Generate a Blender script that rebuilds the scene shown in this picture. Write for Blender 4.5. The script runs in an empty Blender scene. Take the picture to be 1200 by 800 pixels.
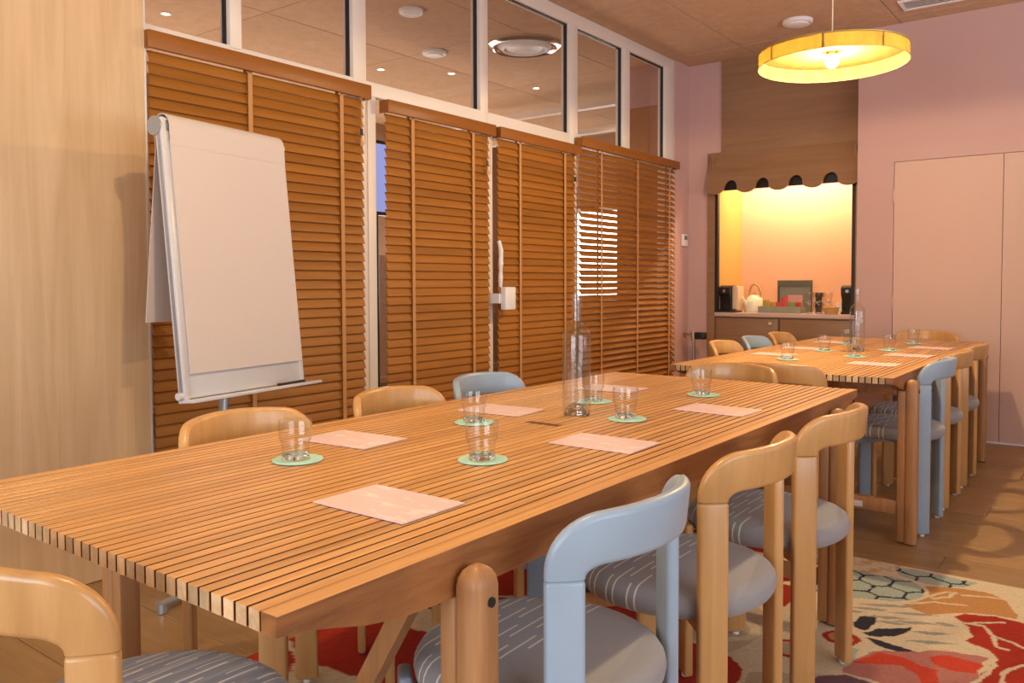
import bpy, bmesh, math, random
import numpy as np
from mathutils import Matrix, Vector
random.seed(7)
PI = math.pi
SC = bpy.context.scene
COL = SC.collection

# ------------------------------------------------------------------ camera, world, exposure
F, CY, YAW, PIT, ROLL, CAMH = 962.57, 367.0, .6487, .0377, -.0031, 1.138
fw = Vector((-math.sin(YAW) * math.cos(PIT), math.cos(YAW) * math.cos(PIT), -math.sin(PIT)))
rt = Vector((math.cos(YAW), math.sin(YAW), 0)); up = rt.cross(fw)
r2 = rt * math.cos(ROLL) + up * math.sin(ROLL); u2 = up * math.cos(ROLL) - rt * math.sin(ROLL)
cam_data = bpy.data.cameras.new('camera'); cam = bpy.data.objects.new('camera', cam_data); COL.objects.link(cam)
m = Matrix((r2, u2, -fw)).transposed().to_4x4(); m.translation = Vector((0, 0, CAMH)); cam.matrix_world = m
cam_data.sensor_width = 36; cam_data.lens = F * 36 / 1200; cam_data.shift_y = -(400 - CY) / 1200; cam_data.clip_start = .02
SC.camera = cam
SC.view_settings.view_transform = 'Standard'; SC.view_settings.look = 'None'
SC.view_settings.gamma = 1; SC.view_settings.use_curve_mapping = False
SC.view_settings.exposure = 0.06

world = bpy.data.worlds.new('world'); SC.world = world; world.use_nodes = True
world.node_tree.nodes['Background'].inputs[0].default_value = (.78, .88, 1, 1)
world.node_tree.nodes['Background'].inputs[1].default_value = 1.0

def area(name, loc, direction, sx, sy, power, color, spread=PI):
    d = bpy.data.lights.new(name, 'AREA'); d.shape = 'RECTANGLE'; d.size = sx; d.size_y = sy
    d.energy = power; d.color = color; d.spread = spread
    o = bpy.data.objects.new(name, d); COL.objects.link(o); o.location = loc
    o.rotation_euler = Vector(direction).to_track_quat('-Z', 'Y').to_euler(); return o
# daylight entering through the windows of the right-hand wall and the wall behind the camera, plus added fill lights
DAY, FILL_TINT = (.84, .92, 1), (.97, .95, 1)
area('daylight_right_window', (2.46, .35, 1.55), (-1, 0, -.10), 2.6, 1.9, 40, DAY)
area('upward_fill_right_window', (2.47, .35, 1.35), (-1, .25, .6), 2.6, 1.5, 16, FILL_TINT)  # added fill aimed upward to brighten the ceiling
area('upward_fill_second_window', (2.47, 3.75, 1.35), (-1, .15, 1.1), 2.9, 1.5, 66, FILL_TINT, 2.0)  # added fill, tilted up to lift the far ceiling and upper walls
area('daylight_front_window', (-1.0, -2.56, 1.55), (0, 1, -.10), 2.8, 1.9, 62, DAY)
area('upward_fill_front_window', (-1.0, -2.57, 1.35), (.1, 1, .6), 2.8, 1.5, 34, FILL_TINT)  # added upward fill from behind the camera, for the ceiling
area('fill_far_room', (-7.15, 4.5, 1.4), (1, 0, .8), 8.5, 1.8, 300, (1, .80, .66))  # added fill lamp that brightens the room beyond; no window stands here
NICHE_POWER, PENDANT_POWER, PENDANT2_POWER, BEYOND_POWER = 34, 58, 108, 20
WARM = (1, .74, .42)

# ------------------------------------------------------------------ materials
MATS = {}
def nmat(name):
    mt = bpy.data.materials.new(name); mt.use_nodes = True; MATS[name] = mt
    nt = mt.node_tree; return mt, nt, nt.nodes['Principled BSDF']
def plain(name, col, rough=.5, metal=0, noise=0, nscale=40, bump=0, emit=None, estr=0, spec=.5, coat=0):
    mt, nt, b = nmat(name)
    b.inputs['Base Color'].default_value = (*col, 1); b.inputs['Roughness'].default_value = rough
    b.inputs['Metallic'].default_value = metal; b.inputs['Specular IOR Level'].default_value = spec
    b.inputs['Coat Weight'].default_value = coat
    if emit: b.inputs['Emission Color'].default_value = (*emit, 1); b.inputs['Emission Strength'].default_value = estr
    if noise or bump:
        tc = nt.nodes.new('ShaderNodeTexCoord'); nz = nt.nodes.new('ShaderNodeTexNoise')
        nz.inputs['Scale'].default_value = nscale; nz.inputs['Detail'].default_value = 6
        nt.links.new(tc.outputs['Object'], nz.inputs['Vector'])
        if noise:
            mr = nt.nodes.new('ShaderNodeMapRange'); mr.inputs[1].default_value = .3; mr.inputs[2].default_value = .7
            mr.inputs[3].default_value = 1 - noise; mr.inputs[4].default_value = 1 + noise
            mx = nt.nodes.new('ShaderNodeMix'); mx.data_type = 'RGBA'; mx.blend_type = 'MULTIPLY'; mx.inputs[0].default_value = 1
            mx.inputs[6].default_value = (*col, 1)
            nt.links.new(nz.outputs[0], mr.inputs[0]); nt.links.new(mr.outputs[0], mx.inputs[7]); nt.links.new(mx.outputs[2], b.inputs['Base Color'])
        if bump:
            bp = nt.nodes.new('ShaderNodeBump'); bp.inputs['Strength'].default_value = bump; bp.inputs['Distance'].default_value = .01
            nt.links.new(nz.outputs[0], bp.inputs['Height']); nt.links.new(bp.outputs[0], b.inputs['Normal'])
    return mt
def wood(name, c1, c2, scale=(30, 1.2, 30), rough=.4, rand=.12, coat=0, figure=.0, spec=.5):
    """grain stretched along the axis whose scale is small; every object gets its own offset and tone"""
    mt, nt, b = nmat(name); N = nt.nodes.new; L = nt.links.new
    tc = N('ShaderNodeTexCoord'); mp = N('ShaderNodeMapping'); mp.inputs['Scale'].default_value = scale
    oi = N('ShaderNodeObjectInfo'); ad = N('ShaderNodeVectorMath'); ad.operation = 'ADD'
    sc = N('ShaderNodeVectorMath'); sc.operation = 'SCALE'; sc.inputs['Scale'].default_value = 37.0
    cb = N('ShaderNodeCombineXYZ'); [L(oi.outputs['Random'], cb.inputs[i]) for i in range(3)]
    L(cb.outputs[0], sc.inputs[0]); L(tc.outputs['Object'], mp.inputs['Vector']); L(mp.outputs[0], ad.inputs[0]); L(sc.outputs[0], ad.inputs[1])
    nz = N('ShaderNodeTexNoise'); nz.inputs['Scale'].default_value = 1; nz.inputs['Detail'].default_value = 7; nz.inputs['Roughness'].default_value = .62
    nz.inputs['Distortion'].default_value = .6 + figure; L(ad.outputs[0], nz.inputs['Vector'])
    rp = N('ShaderNodeValToRGB'); rp.color_ramp.elements[0].position = .3; rp.color_ramp.elements[1].position = .7
    rp.color_ramp.elements[0].color = (*c1, 1); rp.color_ramp.elements[1].color = (*c2, 1); L(nz.outputs[0], rp.inputs[0])
    mr = N('ShaderNodeMapRange'); mr.inputs[3].default_value = 1 - rand; mr.inputs[4].default_value = 1 + rand; L(oi.outputs['Random'], mr.inputs[0])
    mx = N('ShaderNodeMix'); mx.data_type = 'RGBA'; mx.blend_type = 'MULTIPLY'; mx.inputs[0].default_value = 1
    L(rp.outputs[0], mx.inputs[6]); L(mr.outputs[0], mx.inputs[7]); L(mx.outputs[2], b.inputs['Base Color'])
    b.inputs['Roughness'].default_value = rough; b.inputs['Coat Weight'].default_value = coat; b.inputs['Specular IOR Level'].default_value = spec
    bp = N('ShaderNodeBump'); bp.inputs['Strength'].default_value = .08; bp.inputs['Distance'].default_value = .004
    L(nz.outputs[0], bp.inputs['Height']); L(bp.outputs[0], b.inputs['Normal'])
    return mt
def glass_mat(name, tint, glossy_rough=.02, refr=.6):
    mt = bpy.data.materials.new(name); mt.use_nodes = True; MATS[name] = mt
    nt = mt.node_tree; nt.nodes.clear(); N = nt.nodes.new; L = nt.links.new
    out = N('ShaderNodeOutputMaterial'); tr = N('ShaderNodeBsdfTransparent'); tr.inputs[0].default_value = (*tint, 1)
    if refr > 0:
        g = N('ShaderNodeBsdfGlass'); g.inputs[0].default_value = (*tint, 1); g.inputs['Roughness'].default_value = 0; g.inputs['IOR'].default_value = 1.48
        mx = N('ShaderNodeMixShader'); mx.inputs[0].default_value = refr; L(tr.outputs[0], mx.inputs[1]); L(g.outputs[0], mx.inputs[2])
    else:
        g = N('ShaderNodeBsdfGlossy'); g.inputs['Roughness'].default_value = glossy_rough
        lw = N('ShaderNodeLayerWeight'); lw.inputs[0].default_value = .5      # thin pane: Schlick reflectance of each face
        pw_ = N('ShaderNodeMath'); pw_.operation = 'POWER'; pw_.inputs[1].default_value = 5; L(lw.outputs['Facing'], pw_.inputs[0])
        fr = N('ShaderNodeMath'); fr.operation = 'MULTIPLY_ADD'; fr.inputs[1].default_value = .9; fr.inputs[2].default_value = .04; L(pw_.outputs[0], fr.inputs[0])
        mx = N('ShaderNodeMixShader'); L(fr.outputs[0], mx.inputs[0]); L(tr.outputs[0], mx.inputs[1]); L(g.outputs[0], mx.inputs[2])
    L(mx.outputs[0], out.inputs[0]); return mt

TEAK = wood('teak_slat', (.50, .225, .07), (.76, .425, .16), (70, 2.0, 70), .36, .13)
TEAK_END = wood('teak_frame', (.17, .062, .019), (.38, .155, .048), (14, 2.2, 26), .42, .08, figure=.8)
TEAK_LEG = wood('teak_leg', (.32, .145, .05), (.45, .22, .08), (40, 40, 2.5), .45, .05)
ENDGRAIN = wood('teak_end_grain', (.50, .30, .14), (.72, .52, .30), (60, 60, 40), .6, .32)
SHADESIDE = wood('teak_side_gap_shade', (.10, .040, .016), (.17, .07, .026), (40, 3, 40), .8, .1, spec=.2)   # slat flanks coloured dark so the gaps between them read as shaded
BEECH = wood('beech', (.49, .255, .085), (.60, .335, .125), (26, 26, 2.0), .33, .06, coat=.25)
BLUEP = plain('blue_paint', (.31, .40, .49), .38, noise=.03, nscale=12, coat=.15)
OAKP = wood('oak_laminate', (.54, .36, .19), (.68, .49, .29), (9, 9, .55), .5, 0, figure=1.2)
NICHEW = wood('walnut_laminate', (.24, .125, .058), (.31, .17, .085), (1.3, 9, 14), .5, .05, figure=.6)
BLINDW = wood('blind_wood', (.275, .100, .013), (.365, .142, .021), (20, 1.3, 20), .5, .09, spec=.3)
VALW = wood('valance_wood', (.235, .078, .010), (.30, .105, .015), (20, 1.2, 20), .42, .04, spec=.35)
FLOORW = wood('floor_oak', (.27, .155, .062), (.37, .225, .098), (1.2, 14, 14), .42, .10, figure=.8)
CEILW = wood('ceiling_board', (.50, .325, .20), (.59, .39, .25), (6, 6, 6), .85, .05, figure=1.5, spec=.2)
TAPE = plain('blind_tape', (.50, .25, .09), .8)
CORD = plain('blind_cord', (.60, .34, .15), .8)
PINK = plain('pink_paint', (.56, .36, .325), .75, noise=.03, nscale=1.5, spec=.3)
PINKD = plain('pink_door_paint', (.62, .42, .345), .6, noise=.02, nscale=1.2, spec=.3)
CREAM = plain('cream_frame', (.74, .66, .58), .45, noise=.02, nscale=9)
ALU = plain('aluminium_trim', (.75, .74, .73), .35, .6)
GASKET = plain('black_gasket', (.012, .012, .015), .5)
PANE = glass_mat('clear_pane', (.94, .93, .92), refr=0)
GLASS = glass_mat('tumbler_glass', (.97, .975, .97), refr=0)
SOLIDG = glass_mat('solid_glass', (.97, .99, .98), refr=1.0)
BOTTLE = glass_mat('bottle_glass', (.955, .965, .96), refr=0)
WHITE = plain('white_plastic', (.78, .76, .74), .4)
PAPERW = plain('flip_paper', (.64, .56, .515), .85, spec=.2)
BOARDW = plain('board_white', (.62, .61, .62), .3, coat=.3)
GREYM = plain('grey_metal', (.42, .46, .50), .35, .7)
CHROME = plain('chrome', (.8, .78, .76), .12, 1)
DARKM = plain('dark_metal', (.05, .045, .04), .4, .8)
BLACK = plain('black_plastic', (.012, .012, .013), .35)
BLACKF = plain('black_frame', (.01, .009, .009), .45)
COASTER = plain('mint_card', (.42, .70, .58), .7)
COASTB = plain('coaster_edge', (.66, .80, .72), .8)
COUNTER = plain('pink_counter', (.60, .40, .34), .45)
NPINK = plain('niche_back_paint', (.66, .40, .27), .75, spec=.2)
SAGE = plain('sage_card', (.27, .27, .20), .75, noise=.04, nscale=20)
CREAMP = plain('cream_enamel', (.74, .72, .55), .35)
REDP = plain('red_sachet', (.60, .05, .035), .5)
GREENP = plain('green_sachet', (.16, .26, .06), .5)
YELP = plain('mustard_sachet', (.45, .30, .04), .5)
WICKER = plain('wicker', (.55, .32, .11), .8, noise=.2, nscale=120)
SKIRT = plain('concrete_dark', (.1, .07, .05), .8)

def paper_mat(name):
    mt, nt, b = nmat(name); N = nt.nodes.new; L = nt.links.new
    tc = N('ShaderNodeTexCoord'); nz = N('ShaderNodeTexNoise'); nz.inputs['Scale'].default_value = 16; nz.inputs['Detail'].default_value = 2
    mp = N('ShaderNodeMapping'); mp.inputs['Scale'].default_value = (1, 2.4, 1); L(tc.outputs['Object'], mp.inputs[0]); L(mp.outputs[0], nz.inputs['Vector'])
    rp = N('ShaderNodeValToRGB'); rp.color_ramp.elements[0].position = .57; rp.color_ramp.elements[1].position = .60
    rp.color_ramp.elements[0].color = (.85, .63, .61, 1); rp.color_ramp.elements[1].color = (.90, .76, .74, 1)
    L(nz.outputs[0], rp.inputs[0]); L(rp.outputs[0], b.inputs['Base Color']); b.inputs['Roughness'].default_value = .33
    b.inputs['Specular IOR Level'].default_value = .7
    return mt
NOTE = paper_mat('pink_note_paper')

def seat_mat(name, along_x):
    """grey upholstery with woven cream dashes in staggered rows"""
    mt, nt, b = nmat(name); N = nt.nodes.new; L = nt.links.new
    tc = N('ShaderNodeTexCoord'); sp = N('ShaderNodeSeparateXYZ'); L(tc.outputs['Object'], sp.inputs[0])
    u, v = (sp.outputs[0], sp.outputs[1]) if along_x else (sp.outputs[1], sp.outputs[0])
    def M(op, a, bb=None, c=None):
        n = N('ShaderNodeMath'); n.operation = op
        for i, q in enumerate((a, bb, c)):
            if q is None: continue
            if isinstance(q, (int, float)): n.inputs[i].default_value = q
            else: L(q, n.inputs[i])
        return n.outputs[0]
    row = M('MULTIPLY', v, 1 / .0185); fr = M('FRACT', M('ADD', row, 100.0)); idx = M('FLOOR', M('ADD', row, 100.0))
    line = M('LESS_THAN', M('ABSOLUTE', M('SUBTRACT', fr, .5)), .12)
    off = M('MULTIPLY', idx, -.30); cell = M('FRACT', M('ADD', M('MULTIPLY', u, 1 / .20), M('ADD', off, 200.0)))
    dash = M('MULTIPLY', M('LESS_THAN', cell, .55), M('GREATER_THAN', sp.outputs[0], -.02))
    k = M('MULTIPLY', line, dash)
    mx = N('ShaderNodeMix'); mx.data_type = 'RGBA'; mx.inputs[6].default_value = (.27, .26, .265, 1); mx.inputs[7].default_value = (.70, .64, .52, 1)
    L(k, mx.inputs[0]); L(mx.outputs[2], b.inputs['Base Color']); b.inputs['Roughness'].default_value = .9
    b.inputs['Sheen Weight'].default_value = .25
    nz = N('ShaderNodeTexNoise'); nz.inputs['Scale'].default_value = 420; bp = N('ShaderNodeBump'); bp.inputs['Strength'].default_value = .25; bp.inputs['Distance'].default_value = .003
    L(tc.outputs['Object'], nz.inputs['Vector']); L(nz.outputs[0], bp.inputs['Height']); L(bp.outputs[0], b.inputs['Normal'])
    return mt
SEATX = seat_mat('seat_fabric_lengthwise', True); SEATY = seat_mat('seat_fabric_crosswise', False)

def shade_mat(name):
    mt = bpy.data.materials.new(name); mt.use_nodes = True; MATS[name] = mt
    nt = mt.node_tree; nt.nodes.clear(); N = nt.nodes.new; L = nt.links.new
    out = N('ShaderNodeOutputMaterial'); df = N('ShaderNodeBsdfDiffuse'); tl = N('ShaderNodeBsdfTranslucent'); mx = N('ShaderNodeMixShader')
    tc = N('ShaderNodeTexCoord'); nz = N('ShaderNodeTexNoise'); nz.inputs['Scale'].default_value = 9; nz.inputs['Detail'].default_value = 6
    mp = N('ShaderNodeMapping'); mp.inputs['Scale'].default_value = (3, 3, .6); L(tc.outputs['Object'], mp.inputs[0]); L(mp.outputs[0], nz.inputs['Vector'])
    rp = N('ShaderNodeValToRGB'); rp.color_ramp.elements[0].color = (.34, .235, .065, 1); rp.color_ramp.elements[1].color = (.54, .42, .15, 1)
    L(nz.outputs[0], rp.inputs[0]); L(rp.outputs[0], df.inputs[0]); L(rp.outputs[0], tl.inputs[0])
    mx.inputs[0].default_value = .58; L(df.outputs[0], mx.inputs[1]); L(tl.outputs[0], mx.inputs[2]); L(mx.outputs[0], out.inputs[0]); return mt
VENEER = shade_mat('lamp_veneer')

# ------------------------------------------------------------------ mesh helpers
def box(bm, x0, x1, y0, y1, z0, z1, bevel=0, seg=2, mat=None):
    r = bmesh.ops.create_cube(bm, size=1); vs = r['verts']
    for v in vs:
        v.co = Vector((x0 + (v.co.x + .5) * (x1 - x0), y0 + (v.co.y + .5) * (y1 - y0), z0 + (v.co.z + .5) * (z1 - z0)))
    if bevel:
        es = list({e for v in vs for e in v.link_edges})
        g = bmesh.ops.bevel(bm, geom=es, offset=bevel, segments=seg, affect='EDGES', profile=.5); vs = list({v for f in g['faces'] for v in f.verts} | {v for v in vs if v.is_valid})
    if mat:
        bmesh.ops.transform(bm, matrix=mat, verts=vs)
    return vs
def tube(bm, pts, r, n=10, caps=True):
    """pipe along points; r is a number or a list"""
    rs = r if isinstance(r, (list, tuple)) else [r] * len(pts); rings = []
    P = [Vector(p) for p in pts]
    for i, p in enumerate(P):
        t = (P[min(i + 1, len(P) - 1)] - P[max(i - 1, 0)]).normalized()
        a = t.cross(Vector((0, 0, 1))); a = a.normalized() if a.length > 1e-4 else Vector((1, 0, 0)); b = t.cross(a)
        rings.append([bm.verts.new(p + (a * math.cos(2 * PI * k / n) + b * math.sin(2 * PI * k / n)) * rs[i]) for k in range(n)])
    for A, B in zip(rings, rings[1:]):
        for k in range(n): bm.faces.new((A[k], A[(k + 1) % n], B[(k + 1) % n], B[k]))
    if caps: bm.faces.new(rings[0][::-1]); bm.faces.new(rings[-1])
def lathe(bm, prof, n=32, cx=0, cy=0, close=False):
    """prof = [(r, z), ...] revolved about z"""
    rings = []
    for r, z in prof:
        if r < 1e-5: rings.append([bm.verts.new((cx, cy, z))])
        else: rings.append([bm.verts.new((cx + r * math.cos(2 * PI * k / n), cy + r * math.sin(2 * PI * k / n), z)) for k in range(n)])
    prs = list(zip(rings, rings[1:])) + ([(rings[-1], rings[0])] if close else [])
    for A, B in prs:
        for k in range(n):
            k2 = (k + 1) % n
            if len(A) == 1 and len(B) == 1: continue
            if len(A) == 1: bm.faces.new((A[0], B[k2], B[k]))
            elif len(B) == 1: bm.faces.new((A[k], A[k2], B[0]))
            else: bm.faces.new((A[k], A[k2], B[k2], B[k]))
def prism(bm, poly, axis, a0, a1):
    """extrude 2D polygon; axis 'x': poly is (y,z); 'y': (x,z); 'z': (x,y)"""
    def P(p, a): return {'x': (a, p[0], p[1]), 'y': (p[0], a, p[1]), 'z': (p[0], p[1], a)}[axis]
    A = [bm.verts.new(P(p, a0)) for p in poly]; B = [bm.verts.new(P(p, a1)) for p in poly]; n = len(poly)
    bm.faces.new(A[::-1]); bm.faces.new(B)
    for k in range(n): bm.faces.new((A[k], A[(k + 1) % n], B[(k + 1) % n], B[k]))
def mesh_of(bm, smooth=False, angle=None):
    bmesh.ops.recalc_face_normals(bm, faces=bm.faces[:])
    me = bpy.data.meshes.new('mesh'); bm.to_mesh(me); bm.free()
    if smooth:
        me.polygons.foreach_set('use_smooth', [True] * len(me.polygons))
        me.set_sharp_from_angle(angle=math.radians(angle or 35))
    return me
def obj(name, bm_or_me, mat, parent=None, smooth=False, angle=None, loc=None, rotz=None):
    me = bm_or_me if isinstance(bm_or_me, bpy.types.Mesh) else mesh_of(bm_or_me, smooth, angle)
    if me.name == 'mesh' or me.name.startswith('mesh.'): me.name = name
    if mat and not me.materials: me.materials.append(mat)
    o = bpy.data.objects.new(name, me); COL.objects.link(o)
    if parent: o.parent = parent
    if loc is not None: o.location = loc
    if rotz is not None: o.rotation_euler = (0, 0, rotz)
    return o
def bxo(name, b, mat, parent=None, bevel=0, loc=None):
    bm = bmesh.new(); box(bm, *b, bevel=bevel); return obj(name, bm, mat, parent, smooth=bevel > 0, loc=loc)
def tag(o, label, cat, group=None):
    o['label'] = label; o['category'] = cat
    if group: o['group'] = group
    return o
def thing(name, label, cat, loc=(0, 0, 0), rotz=0, group=None):
    o = bpy.data.objects.new(name, None); COL.objects.link(o); o.location = loc; o.rotation_euler = (0, 0, rotz); o.empty_display_size = .1
    return tag(o, label, cat, group)
def struct(o, label=None):
    o['kind'] = 'structure'
    if label: o['label'] = label
    return o
def copy_tree(o, parent=None):
    c = o.copy(); COL.objects.link(c); c.parent = parent
    for ch in list(o.children): copy_tree(ch, c)
    return c

# ------------------------------------------------------------------ room dimensions
XW = -3.18          # room face of the glazed partition
ZC = 3.03           # ceiling
YD, YN = 6.60, 6.78 # door wall, niche wall
XR, YF = 2.4, -2.5  # right wall, wall behind the camera
XB, YB = -7.2, 9.2  # far limits of the room beyond the partition

# floor with planks
floor = struct(bxo('floor', (XB, XR + .1, YF - .1, YB, -.12, -.014), SKIRT), 'warm oak plank floor')
pw, pl = .19, 1.85
bm = bmesh.new(); box(bm, 0, pl - .002, 0, pw - .002, -.014, 0, bevel=.0015, seg=1); plank_me = mesh_of(bm); plank_me.materials.append(FLOORW)
nrow = int((YD - YF) / pw)
for r in range(nrow):
    off = (r * .73) % pl
    x = -3.14 - off
    while x < XR:
        obj('plank', plank_me, None, floor, loc=(x, YF + r * pw, 0)); x += pl
obj('plank_infill', (lambda b: (box(b, -3.14, XR, YF + nrow * pw, YN + .02, -.014, -.0005), b)[1])(bmesh.new()), FLOORW, floor)
obj('screed', (lambda b: (box(b, XB, -3.14 - 2 * pl, YF, YB, -.014, -.001), b)[1])(bmesh.new()), FLOORW, floor)

# ceiling with boards
ceil = struct(bxo('ceiling', (XB, XR + .1, YF - .1, YB, ZC + .012, ZC + .1), SKIRT), 'tan fibreboard ceiling with open joints')
px, py = 1.16, 1.41
bm = bmesh.new(); box(bm, .003, px - .003, .003, py - .003, ZC, ZC + .012, bevel=.002, seg=1); cb_me = mesh_of(bm); cb_me.materials.append(CEILW)
x = -1.41 - 5 * px
while x < XR:
    y = 5.02 - 6 * py
    while y < YB: 
        obj('ceiling_board', cb_me, None, ceil, loc=(x, y, 0)); y += py
    x += px

# back wall pieces
struct(bxo('wall_back', (-1.687, XR + .1, YD + .02, YD + .12, 0, ZC), PINK), 'pink painted wall around the flush doors')
WB = bpy.data.objects['wall_back']
# wall face around the door recess (the doors sit flush in it)
DX0, DX1, DX2, DZ = -1.438, -.738, -.03, 2.017
bxo('wall_face', (-1.687, DX0 - .004, YD, YD + .02, 0, ZC), PINK, WB)
bxo('wall_face', (DX0 - .004, DX2 + .004, YD, YD + .02, DZ + .004, ZC), PINK, WB)
bxo('wall_face', (DX2 + .004, XR, YD, YD + .02, 0, ZC), PINK, WB)
bxo('return_face', (-1.700, -1.687, YD, YN + .6, 0, ZC), PINK, WB)
for i, (a, b) in enumerate(((DX0, DX1 - .002), (DX1 + .002, DX2))):
    d = struct(bxo('door_%d' % (i + 1), (a, b, YD + .001, YD + .019, .012, DZ), PINKD), 'flush pink cupboard door, ' + ('hinged at the niche side' if i == 0 else 'right-hand leaf'))
    if i == 0:
        for z in (1.77, .98, .25):
            bm = bmesh.new(); tube(bm, [(a - .003, YD - .004, z - .045), (a - .003, YD - .004, z - .03), (a - .003, YD - .004, z + .03), (a - .003, YD - .004, z + .045)], [.003, .008, .008, .003], 8)
            obj('hinge', bm, PINKD, d, True)
struct(bxo('trim_1', (DX0 - .3, XR, YD - .006, YD + .001, 0, .011), plain('door_gap_light_paint', (.85, .84, .85), .5)), 'white strip painted as light leaking under the pink doors')  # light leaking under the doors, painted as a plain white strip

# niche wall
NX0, NX1, NZ0, NZ1 = -2.905, -1.765, .872, 1.922
nw = struct(bxo('wall_niche', (XW - .1, -2.968, YN, YN + .1, 0, ZC), PINK), 'narrow pink wall strip left of the niche')
bxo('upper_panel', (-2.862, -1.70, YN - .012, YN + .05, 2.15, ZC), NICHEW, nw)
bxo('wall_face', (-2.968, -2.862, YN, YN + .1, 2.2, ZC), PINK, nw)
struct(bxo('trim_niche_left', (-2.985, NX0 - .012, YN - .015, YN + .55, 0, 2.2), NICHEW), 'brown wood jamb left of the niche'); struct(bxo('trim_niche_right', (NX1 + .012, -1.70, YN - .015, YN + .55, 0, 2.2), NICHEW), 'brown wood jamb right of the niche')
nb = struct(bxo('wall_niche_back', (-2.985, -1.70, YN + .55, YN + .58, 0, 2.25), NPINK), 'salmon back wall of the lit niche')
nt_ = struct(bxo('trim_niche_top', (-2.985, -1.70, YN - .015, YN + .55, 2.2, 2.25), NICHEW), 'wood top of the niche')
sd = bxo('side_lining', (NX0 - .012, NX0 + .004, YN + .05, YN + .55, NZ0, 2.2), plain('niche_side_wood', (.62, .34, .10), .6), nt_)
bxo('side_lining', (NX1 - .004, NX1 + .012, YN + .05, YN + .55, NZ0, 2.2), NPINK, nt_)
for a, b, c, d in ((NX0 - .012, NX0 + .014, NZ0, 1.99), (NX1 - .016, NX1 + .012, NZ0, 1.99), (NX0 - .012, NX1 + .012, NZ1, 2.085)):
    bxo('shutter_guide', (a, b, YN - .012, YN + .03, c, d), BLACKF, nt_)
area('niche_strip_light', ((NX0 + NX1) / 2, YN + .33, 2.185), (0, .25, -1), 1.02, .05, NICHE_POWER, (1, .74, .42))
st = tag(bxo('strip_light', (NX0 + .06, NX1 - .06, YN + .28, YN + .38, 2.188, 2.2), plain('strip_light_glow', (.9, .8, .6), .5, emit=(1, .7, .35), estr=3)), 'warm strip light hidden at the top of the niche', 'light')
# cupboard under the counter
cab = thing('base_cabinet', 'brown wood cabinet with two doors under the niche counter', 'cabinet', ((NX0 + NX1) / 2, YN, 0))
w = (NX1 - NX0) / 2 + .012
bxo('body', (-w, w, .02, .5, .0, .835), NICHEW, cab)
for a, b, kn in ((-w + .004, -.025 - .003, True), (-.012, w - .012, False)):
    d = bxo('door', (a, b, 0.0, .02, .06, .822), NICHEW, cab, bevel=.002)
    if kn:
        bm = bmesh.new(); lathe(bm, [(0, 0), (.007, 0), (.007, .012), (.015, .018), (.016, .026), (.01, .032), (0, .033)], 14)
        bmesh.ops.rotate(bm, verts=bm.verts[:], cent=(0, 0, 0), matrix=Matrix.Rotation(PI / 2, 3, 'X')); bmesh.ops.translate(bm, verts=bm.verts[:], vec=(b - .06, 0, .785))
        obj('knob', bm, plain('knob_brass', (.75, .6, .4), .3, .3), d, True)
bxo('stile', (-.025, -.014, .002, .02, .06, .822), plain('cabinet_gap', (.14, .06, .03), .6), cab)
tag(bxo('counter_top', (NX0 - .012, NX1 + .012, YN - .012, YN + .545, .838, NZ0), COUNTER, bevel=.003), 'pale pink counter top along the bottom of the niche', 'counter')
# scalloped wooden awning, leaning out from the wall
aw = thing('scalloped_awning', 'brown wooden awning board with scalloped lower edge above the niche', 'awning', (0, 0, 0))
ax0, ax1, n = -2.955, -1.705, 5; zt, zb, rs = 2.232, 1.965, .0
pts = [(ax0, zt), (ax0, zb)]
step = (ax1 - ax0) / (n - .42)
cx = ax0 + step * .29; rad = step * .29
pts = [(ax0, zt)]
for k in range(n):
    c = ax0 + rad + k * step
    for j in range(11):
        a = PI + PI * j / 10; pts.append((c + rad * math.cos(a), zb - .035 + rad * .62 * math.sin(a)))
    if k < n - 1:
        c2 = c + step / 2; r2_ = step / 2 - rad
        for j in range(1, 9):
            a = PI - PI * j / 9; pts.append((c2 + r2_ * math.cos(a), zb - .035 + r2_ * 1.15 * math.sin(a)))
pts.append((ax1, zt))
bm = bmesh.new(); prism(bm, pts, 'y', -.012, .012)
for v in bm.verts: v.co.y += YN - .02 - (zt - v.co.z) * .28
obj('board', bm, NICHEW, aw)
bxo('bracket', (ax0 + .03, ax0 + .05, YN - .07, YN - .015, 2.1, 2.2), NICHEW, aw); bxo('bracket', (ax1 - .05, ax1 - .03, YN - .07, YN - .015, 2.1, 2.2), NICHEW, aw)

# right wall and the wall behind the camera, with window openings
wr = struct(bxo('wall_right', (XR, XR + .1, YF, -1.0, 0, ZC), PINK), 'pink wall with the daylight window')
bxo('wall_section', (XR, XR + .1, 5.25, YD + .1, 0, ZC), PINK, wr); bxo('wall_section', (XR, XR + .1, 1.7, 2.25, .55, 2.55), PINK, wr); bxo('wall_section', (XR, XR + .1, -1.0, 5.25, 0, .55), PINK, wr); bxo('wall_section', (XR, XR + .1, -1.0, 5.25, 2.55, ZC), PINK, wr)
wf = struct(bxo('wall_front', (XW - .1, -2.45, YF - .1, YF, 0, ZC), PINK), 'pink wall behind the camera')
bxo('wall_section', (.45, XR + .1, YF - .1, YF, 0, ZC), PINK, wf); bxo('wall_section', (-2.45, .45, YF - .1, YF, 0, .55), PINK, wf); bxo('wall_section', (-2.45, .45, YF - .1, YF, 2.55, ZC), PINK, wf)

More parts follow.
